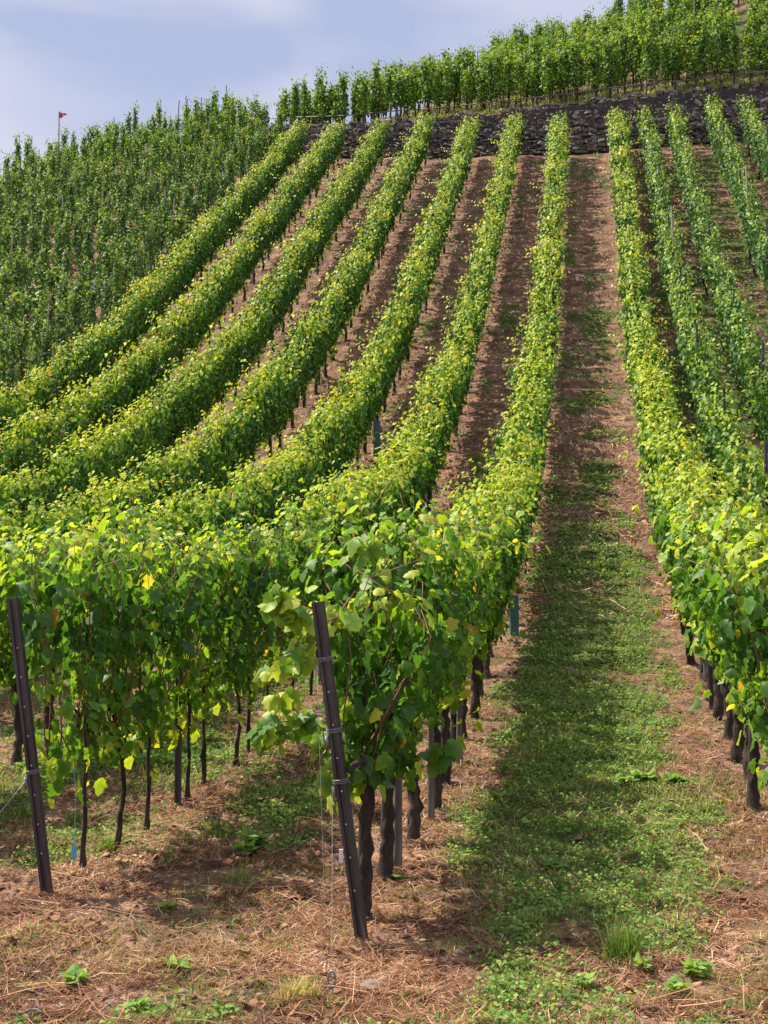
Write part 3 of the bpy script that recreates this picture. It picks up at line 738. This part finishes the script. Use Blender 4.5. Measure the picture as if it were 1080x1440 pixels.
smb, bmb = stone_wall()
def stone_material():
    m, n, b = mat('dry_stone'); N = n.nodes
    geo = N.new('ShaderNodeNewGeometry'); at = N.new('ShaderNodeAttribute'); at.attribute_name = 'tint'
    r = ramp(n, [(0, (.10, .085, .09)), (.35, (.15, .13, .135)), (.65, (.21, .18, .18)), (.9, (.29, .25, .235)), (1, (.46, .38, .30))]); n.links.new(at.outputs['Fac'], r.inputs[0])
    ns = N.new('ShaderNodeTexNoise'); ns.inputs['Scale'].default_value = 7; ns.inputs['Detail'].default_value = 7; n.links.new(geo.outputs['Position'], ns.inputs['Vector'])
    r2 = ramp(n, [(.3, (.45, .43, .45)), (.55, (1, 1, 1)), (.75, (1.5, 1.4, 1.2))]); n.links.new(ns.outputs[0], r2.inputs[0])
    mu = N.new('ShaderNodeMix'); mu.data_type = 'RGBA'; mu.blend_type = 'MULTIPLY'; mu.inputs[0].default_value = 1; n.links.new(r.outputs[0], mu.inputs[6]); n.links.new(r2.outputs[0], mu.inputs[7])
    n.links.new(mu.outputs[2], b.inputs['Base Color']); b.inputs['Roughness'].default_value = .95
    bp = N.new('ShaderNodeBump'); bp.inputs['Distance'].default_value = .03; bp.inputs['Strength'].default_value = .7; n.links.new(ns.outputs[0], bp.inputs['Height']); n.links.new(bp.outputs[0], b.inputs['Normal'])
    return m
wl = thing('stone_wall', 'long dark purplish dry-stone wall holding the terrace above the rows', 'wall', (0, 48.4, float(base_z(0, 48.4))))
for nm, mb_, mt_ in (('stones', smb, stone_material()), ('wall_core', bmb, noise_mat('wall_earth', [(.3, (.02, .017, .017)), (.7, (.06, .05, .045))], 3))):
    o = link(nm, mb_.mesh(nm), mt_, wl); o.location = (0, -48.4, -float(base_z(0, 48.4)))

# ------------------------------------------------------------------ rail above the wall
rl = thing('guard_rail', 'long thin grey handrail on slim posts along the top of the stone wall', 'railing', (0, 48.9, float(base_z(0, 48.3))))
O = np.array([0, 48.9, float(base_z(0, 48.3))])
us = np.arange(-23, 11, .5); P = []
for a in us:
    pv = float(wall_v(a)) + .35; P.append((a, pv, float(base_z(a, pv - .35)) + float(wall_h(a)) + .72 + .02 * math.sin(a * 1.3)))
P = np.array(P)
mb = MB(); tube(mb, P - O, .026, 6); link('rail', mb.mesh('rail', True), RAILM, rl)
for a in np.arange(-22, 10.5, 2.55):
    pv = float(wall_v(a)) + .35; zt = np.interp(a, us, P[:, 2]); mb = MB(); tube(mb, np.array([(a, pv, zt - 1.1), (a, pv, zt)]) - O, .022, 6); link('post', mb.mesh('post', True), RAILM, rl)
a = 2.25; pv = float(wall_v(a)) + .1; zt = float(np.interp(a, us, P[:, 2])) + .05; mb = MB()
tube(mb, np.array([(a, pv, zt - 1.3), (a, pv, zt - .03), (a + .05, pv, zt), (a + .32, pv, zt + .02), (a + .36, pv, zt - .3)]) - O, .028, 6); o = link('end_frame', mb.mesh('end_frame', True), flat('zinc_tube', (.2, .21, .23), .5), rl)

# ------------------------------------------------------------------ flag on the skyline
fb = np.array(at_v(84, 200, 51.2)); ft = np.array(at_v(83, 157, 51.2)); fb[2] = gz(fb[0], fb[1])
fl = thing('flag_pole', 'small red pennant on a pole above the vines on the left skyline', 'flag', tuple(fb))
mb = MB(); tube(mb, [(0, 0, -.1), tuple(ft - fb)], .032, 6); link('pole', mb.mesh('pole', True), WOOD, fl)
mb = MB(); V = []; T = []
for i in range(7):
    x = i / 6 * .36; h = .30 * (1 - i / 6 * .85)
    for dz in (0, -h):
        for dy in (-.004, .004): V.append((x, .05 * math.sin(i * 1.1) + dy, -i / 6 * .12 + dz))
for i in range(6):
    a = i * 4; b = a + 4; T += [(a, a + 2, b + 2), (a, b + 2, b), (a + 1, b + 1, b + 3), (a + 1, b + 3, a + 3), (a, b, b + 1), (a, b + 1, a + 1), (a + 2, a + 3, b + 3), (a + 2, b + 3, b + 2)]
mb.add(np.array(V) + (ft - fb) + np.array([.03, 0, -.02]), T); link('pennant', mb.mesh('pennant'), FLAG, fl)

# ------------------------------------------------------------------ ground growth
def blades(n, ur, vr, dens, length, width, upright, tint, name, m, bend=.5, zoff=0.0, vbias=1.0, label=None, cat=None):
    u = ur[0] + rng.random(n) * (ur[1] - ur[0]); v = vr[0] + rng.random(n) ** vbias * (vr[1] - vr[0])
    keep = rng.random(n) < dens(u, v); u, v = u[keep], v[keep]; n = len(u)
    return u, v, n
def blade_mesh(u, v, length, width, up, tint, lift=0.01, bend=.6):
    n = len(u); z = ground(u, v) + lift; th = rng.random(n) * 6.283
    Lh = length * (.5 + rng.random(n)); el = np.clip(up + rng.normal(0, .18, n), .02, 1.5)
    d = np.stack([np.cos(th) * np.cos(el), np.sin(th) * np.cos(el), np.sin(el)], 1)
    # flat blades follow the slope
    sl_ = (ground(u, v + .1) - ground(u, v - .1)) / .2
    d[:, 2] += d[:, 1] * sl_
    side = np.stack([-np.sin(th), np.cos(th), rng.normal(0, .4, n)], 1); side[:, 2] += side[:, 1] * sl_; side = norm(side)
    P0 = np.stack([u, v, z], 1); w_ = (width * (.6 + rng.random(n) * .8))[:, None]
    P1 = P0 + d * (Lh * .5)[:, None]; cb = rng.normal(0, .25, (n, 3)) * Lh[:, None] * .4
    P2 = P0 + d * Lh[:, None] + cb; P2[:, 2] -= bend * Lh * .35 * np.sin(el); 
    fl_ = np.clip(el, 0, .4) / .4
    P2[:, 2] = np.maximum(P2[:, 2], ground(P2[:, 0], P2[:, 1]) + .003)
    V = np.stack([P0 - side * w_ / 2, P0 + side * w_ / 2, P1 + side * w_ * .45, P1 - side * w_ * .45, P2], 1).reshape(-1, 3)
    F = (np.arange(n)[:, None, None] * 5 + np.array([(0, 1, 2), (0, 2, 3), (3, 2, 4)])[None]).reshape(-1, 3)
    return V, F, np.repeat(tint(n), 5)
def scatter(n, ur, vr, dens, pw=1.0):
    q = rng.random(n)
    lo, hi = vr; v = 1 / (1 / lo - q * (1 / lo - 1 / hi)) if pw == 2 else lo + q * (hi - lo)
    u = ur[0] + rng.random(n) * (ur[1] - ur[0])
    # within the picture, with a margin
    ang = np.arctan2(u, v); keep = (ang > -.56) & (ang < .22) & (rng.random(n) < dens(u, v))
    return u[keep], v[keep]
def stuff(name, V, F, C, m, label, cat):
    tag(link(name, mesh_tris(name, V, F, C), m), label, cat, None, 'stuff')
under = lambda u, v: np.clip(1 - cover(u, v) * 1.0, .25, 1) * np.clip((fbm(u * 2.6, v * 3.4, 141, 3) - .36) * 5, .12, 1)
# straw
parts = []
for n, vr, ln, wd in ((230000, (4.1, 8.5), .085, .0032), (150000, (8.5, 16), .11, .005), (130000, (16, 47), .17, .014)):
    u, v = scatter(n, (-4.6 if vr[0] < 8 else -13, 3.2 if vr[0] < 16 else 7), vr, under, 2)
    parts.append(blade_mesh(u, v, ln, wd, .2, lambda k: np.clip(rng.beta(1.6, 1.8, k) + .35 * (fbm(u * 1.7, v * 2.2, 151, 3) - .5) * 2, 0, 1), .006))
mb = MB(); [mb.add(*p) for p in parts]
u, v = scatter(5000, (-4.6, 3), (4.1, 12), under, 2); parts.append(blade_mesh(u, v, .24, .0045, .1, lambda k: rng.beta(2, 1.5, k), .02))
u, v = scatter(26000, (-4.6, 3), (4.1, 10), under, 2); parts.append(blade_mesh(u, v, .035, .012, .25, lambda k: rng.beta(1.2, 2.6, k), .01))
mb = MB(); [mb.add(*p) for p in parts]
stuff('straw', np.vstack(mb.V), np.vstack(mb.T), np.concatenate(mb.C), STRAW, 'dry reddish brown straw and mown grass littering the soil between the rows', 'straw')
# grass
gd = lambda u, v: np.clip(cover(u, v) * .9 + (fbm(u * 2.2, v * 2.2, 91, 3) > .55) * .4, 0, 1)
parts = []
for n, vr, ln, wd in ((190000, (4.1, 9), .05, .003), (170000, (9, 18), .065, .0055), (90000, (18, 46), .085, .013)):
    u, v = scatter(n, (-4.6 if vr[0] < 8 else -9, 3.2 if vr[0] < 16 else 7), vr, gd, 2)
    parts.append(blade_mesh(u, v, ln, wd, .9, lambda k: rng.beta(1.6, 2.0, k), .0))
# upper terrace and wall crest grass
n = 26000; u = rng.random(n) * 28 - 18; v = wall_v(u) + .1 + rng.random(n) ** 2 * 9
parts.append(blade_mesh(u, v, .22, .03, .9, lambda k: rng.beta(2, 2.0, k), .0))
mb = MB(); [mb.add(*p) for p in parts]
stuff('grass', np.vstack(mb.V), np.vstack(mb.T), np.concatenate(mb.C), GRASSM, 'short green and drying grass in the alleys', 'grass')
# low broad-leaved cover
mb = MB()
for n, vr, sz, lod in ((190000, (4.3, 9.5), .0165, 'lo'), (150000, (9.5, 18), .023, 'lo'), (110000, (18, 46), .04, 'lo')):
    u, v = scatter(n, (-4.6 if vr[0] < 8 else -6, 3.2 if vr[0] < 16 else 7), vr, lambda u, v: np.clip(cover(u, v) * 1.25 - .12, 0, 1) * (.35 + .9 * (fbm(u * 3.3, v * 3.3, 55, 3) > .47)), 2)
    k = len(u); hgt = rng.random(k) ** 1.5 * .055 * (.4 + fbm(u * 2.5, v * 2.5, 66, 2))
    P = np.stack([u, v, ground(u, v) + .008 + hgt], 1)
    N = np.stack([rng.normal(0, .45, k), rng.normal(-.1, .45, k), np.ones(k)], 1); th = rng.random(k) * 6.283
    D = np.stack([np.cos(th), np.sin(th), 0 * th], 1)
    leaves(mb, P, N, D, sz * (.5 + rng.random(k)), np.clip(rng.beta(2, 2.4, k), 0, 1), lod, .2)
stuff('ground_cover', np.vstack(mb.V), np.vstack(mb.T), np.concatenate(mb.C), WEED, 'low leafy green weeds carpeting the wide alley and patches between rows', 'weeds')
# fallen leaves
mb = MB(); n = 9000
u, v = scatter(n, (-4.6, 2.6), (4.1, 14), lambda u, v: np.full(len(u), 1.) * (.35 + .65 * ((np.abs(u + 1.2) < .5) | (np.abs(u - 1.0) < .5) | (np.abs(u + 3) < .5))), 2); k = len(u)
P = np.stack([u, v, ground(u, v) + .015], 1); N = np.stack([rng.normal(0, .4, k), rng.normal(0, .4, k), np.ones(k)], 1); th = rng.random(k) * 6.283
leaves(mb, P, N, np.stack([np.cos(th), np.sin(th), 0 * th], 1), .02 + rng.random(k) * .035, .15 + rng.random(k) * .6, 'mid', .5)
stuff('fallen_leaves', np.vstack(mb.V), np.vstack(mb.T), np.concatenate(mb.C), STRAW, 'curled brown dead leaves scattered under the vines', 'dead leaves')

# pebbles and clods
import bmesh
bm = bmesh.new(); bmesh.ops.create_icosphere(bm, subdivisions=1, radius=1); PV = np.array([v.co[:] for v in bm.verts]); PF = np.array([[v.index for v in f.verts] for f in bm.faces]); bm.free()
u, v = scatter(5200, (-4.6, 3), (4.1, 16), lambda u, v: np.clip(1.1 - cover(u, v), .1, 1) * (fbm(u * 1.9, v * 2.1, 171, 3) > .47), 2); k = len(u)
sz = .005 + .019 * rng.random(k) ** 3
V = PV[None] * (1 + rng.normal(0, .16, (k, len(PV), 3))) * sz[:, None, None] * np.array([1.15, .9, .65]) + np.stack([u, v, ground(u, v) + sz * .15], 1)[:, None]
stuff('gravel', V.reshape(-1, 3), (np.arange(k)[:, None, None] * len(PV) + PF[None]).reshape(-1, 3), np.repeat(rng.random(k), len(PV)), noise_mat('clods', [(.3, (.10, .065, .05)), (.5, (.24, .16, .12)), (.72, (.45, .36, .30))], 3, .95, .5), 'small stones and soil clods scattered in the front straw', 'gravel')

# single plants, stones and twigs near the front
def px_ground(x, y):
    r = ray(x, y); t = 3.0
    while t < 60:
        if EYE + t * r[2] < gz(t * r[0], t * r[1]): break
        t += .02
    return t * r[0], t * r[1]
def tuft(px, py, n, ln, lab, dry=.0, nm='grass_tuft'):
    u0, v0 = px_ground(px, py); a = np.clip(rng.normal(0, .04, n), -.08, .08); b = np.clip(rng.normal(0, .035, n), -.07, .07)
    V, F, C = blade_mesh(u0 + a, v0 + b, ln, .004, 1.15, lambda k: np.clip(rng.beta(1.5, 3, k) + dry, 0, 1), -.01, .8)
    z0 = gz(u0, v0); o = link(nm, mesh_tris(nm, V - np.array([u0, v0, z0]), F, C), GRASSM); o.location = (u0, v0, z0); tag(o, lab, 'grass tuft', 'grass tufts at the front')
tuft(875, 1350, 260, .21, 'tall fresh green grass tuft low in the wide alley')
tuft(745, 1300, 110, .09, 'short rusty brown grass tuft left of the tall green tuft', .5)
tuft(335, 1240, 160, .11, 'pale dry grass tuft between the two leaning steel posts', .4)
tuft(745, 1068, 120, .10, 'dark dry grass tuft on the left side of the green alley', .3)
tuft(300, 1165, 120, .09, 'small yellowish grass tuft behind the middle posts', .3)
tuft(110, 1160, 200, .14, 'wide olive grass tuft right behind the far left post', .1)
tuft(40, 1150, 200, .14, 'wide olive grass tuft left of the far left post', .1)
tuft(150, 1195, 150, .12, 'olive grass tuft beside the second thin trunk', .15)
tuft(420, 1405, 260, .12, 'pale straw-coloured tuft by the guy wire anchor', .6)
tuft(1050, 1420, 120, .07, 'low green tuft near the lower right corner', .1)
def rosette(px, py, n, sz, lab, tint=.3, up=.5):
    u0, v0 = px_ground(px, py); z0 = gz(u0, v0); th = np.arange(n) * 2.4 + rng.random(n) * .4
    P = np.stack([np.cos(th) * .012, np.sin(th) * .012, .01 + np.arange(n) * .004], 1)
    D = np.stack([np.cos(th), np.sin(th), np.full(n, up)], 1); N = np.stack([-np.cos(th) * up, -np.sin(th) * up, np.ones(n)], 1)
    mb = MB(); leaves(mb, P, N, D, sz * (.6 + rng.random(n) * .6), tint + rng.random(n) * .4, 'hi', .25)
    tube(mb, [(0, 0, -.03), (0, 0, .01 + n * .004)], .003, 5, .3)
    o = link('weed', mb.mesh('weed'), WEED); o.location = (u0, v0, z0); tag(o, lab, 'weed', 'single weeds at the front')
for px, py, n, sz, lab in ((105, 1385, 9, .06, 'small green weed near the lower left corner'), (250, 1365, 8, .06, 'upright green weed right of the lower left weed'), (235, 1280, 8, .05, 'dark little weed between the leaning posts'),
        (190, 1425, 9, .05, 'weed at the bottom edge on the left'), (315, 1425, 6, .05, 'bright yellow-green leaf sprout at the bottom edge'), (785, 1222, 9, .08, 'pale broad-leaved weed in the middle of the green alley'),
        (980, 1375, 14, .06, 'bright green weed right of the tall grass tuft'), (905, 1365, 10, .045, 'small bright weed just right of the tall grass tuft'), (950, 1400, 12, .05, 'flat dark weed at the lower right'),
        (360, 1190, 16, .10, 'leafy green weed clump at the left of the middle post'), (345, 1200, 12, .08, 'second leafy weed clump left of the middle post'), (700, 1125, 10, .06, 'round-leaved weed on the left edge of the green alley'),
        (905, 1100, 16, .09, 'large leafy weed across the green alley'), (950, 1105, 16, .08, 'leafy yellow-green weed right of the large alley weed'), (870, 1105, 14, .08, 'dark leafy weed left of the large alley weed'),
        (820, 1390, 9, .05, 'small weed left below the tall tuft'), (560, 1240, 9, .05, 'weed at the foot of the thick wooden stake')):
    rosette(px, py, n, sz, lab)
def stone(px, py, s, lab, sq=(1, .7, .45)):
    import bmesh
    u0, v0 = px_ground(px, py); bm = bmesh.new(); bmesh.ops.create_icosphere(bm, subdivisions=2, radius=1)
    for vt in bm.verts:
        k = 1 + random.uniform(-.16, .16); vt.co = Vector((vt.co.x * sq[0] * k, vt.co.y * sq[1] * k, max(vt.co.z, -.6) * sq[2] * k)) * s
    me_ = bpy.data.meshes.new('stone'); bm.to_mesh(me_); bm.free(); o = link('stone', me_, PEBBLE); o.location = (u0, v0, gz(u0, v0) + s * sq[2] * .25); o.rotation_euler = (0, 0, random.random() * 6); tag(o, lab, 'stone', 'loose stones at the front')
for px, py, s, lab in ((522, 1392, .07, 'jagged grey-brown stone right of the guy wire anchor'), (140, 1216, .035, 'pale stone between the first thin trunks'), (610, 1372, .03, 'flat pale stone right of the jagged stone'),
        (600, 1380, .025, 'small stone just below the flat pale stone'), (225, 1388, .03, 'flat stone beside the upright green weed'), (155, 1415, .03, 'light stone near the lower left twig'), (500, 1265, .04, 'grey stone at the front gnarled trunk'),
        (165, 1400, .02, 'tiny pale stone near the lower left corner')):
    stone(px, py, s, lab)
def twig(pts, r, lab, m=None):
    P = []
    for x, y, h in pts:
        u0, v0 = px_ground(x, y); P.append((u0, v0, gz(u0, v0) + h))
    P = np.array(P); b = P[0].copy(); mb = MB(); q = np.linspace(0, len(P) - 1, 9); PP = np.stack([np.interp(q, range(len(P)), P[:, k]) for k in range(3)], 1) + rng.normal(0, .004, (9, 3))
    tube(mb, PP - b, np.linspace(r, r * .5, 9), 6, wob=.2)
    for k in (3, 6):
        d = rng.normal(0, .03, 3) + np.array([.02, .03, .012]); tube(mb, [PP[k] - b, PP[k] - b + d], [r * .5, r * .25], 4)
    o = link('twig', mb.mesh('twig', True), m or CANE); o.location = b; tag(o, lab, 'twig', 'dry twigs at the front')
twig([(15, 1432, .02), (50, 1434, .03), (72, 1437, .015)], .008, 'thick pale twig in the lower left corner', WOOD)
twig([(25, 1392, .02), (70, 1412, .02)], .005, 'thin pale twig above the corner twig', WOOD)
twig([(185, 1300, .03), (205, 1320, .02), (222, 1335, .02)], .0035, 'light forked twig between the leaning posts', WOOD)
twig([(120, 1282, .02), (220, 1298, .015), (300, 1292, .02)], .005, 'dark long twig lying right of the far left post')
twig([(955, 1268, .03), (985, 1282, .02), (1010, 1296, .02)], .004, 'straw-coloured twig on the lower right ground', WOOD)
twig([(905, 1420, .02), (935, 1432, .02)], .004, 'small grey twig at the bottom right of the alley', WOOD)
twig([(700, 1410, .015), (745, 1400, .02)], .004, 'brown twig low in the alley')
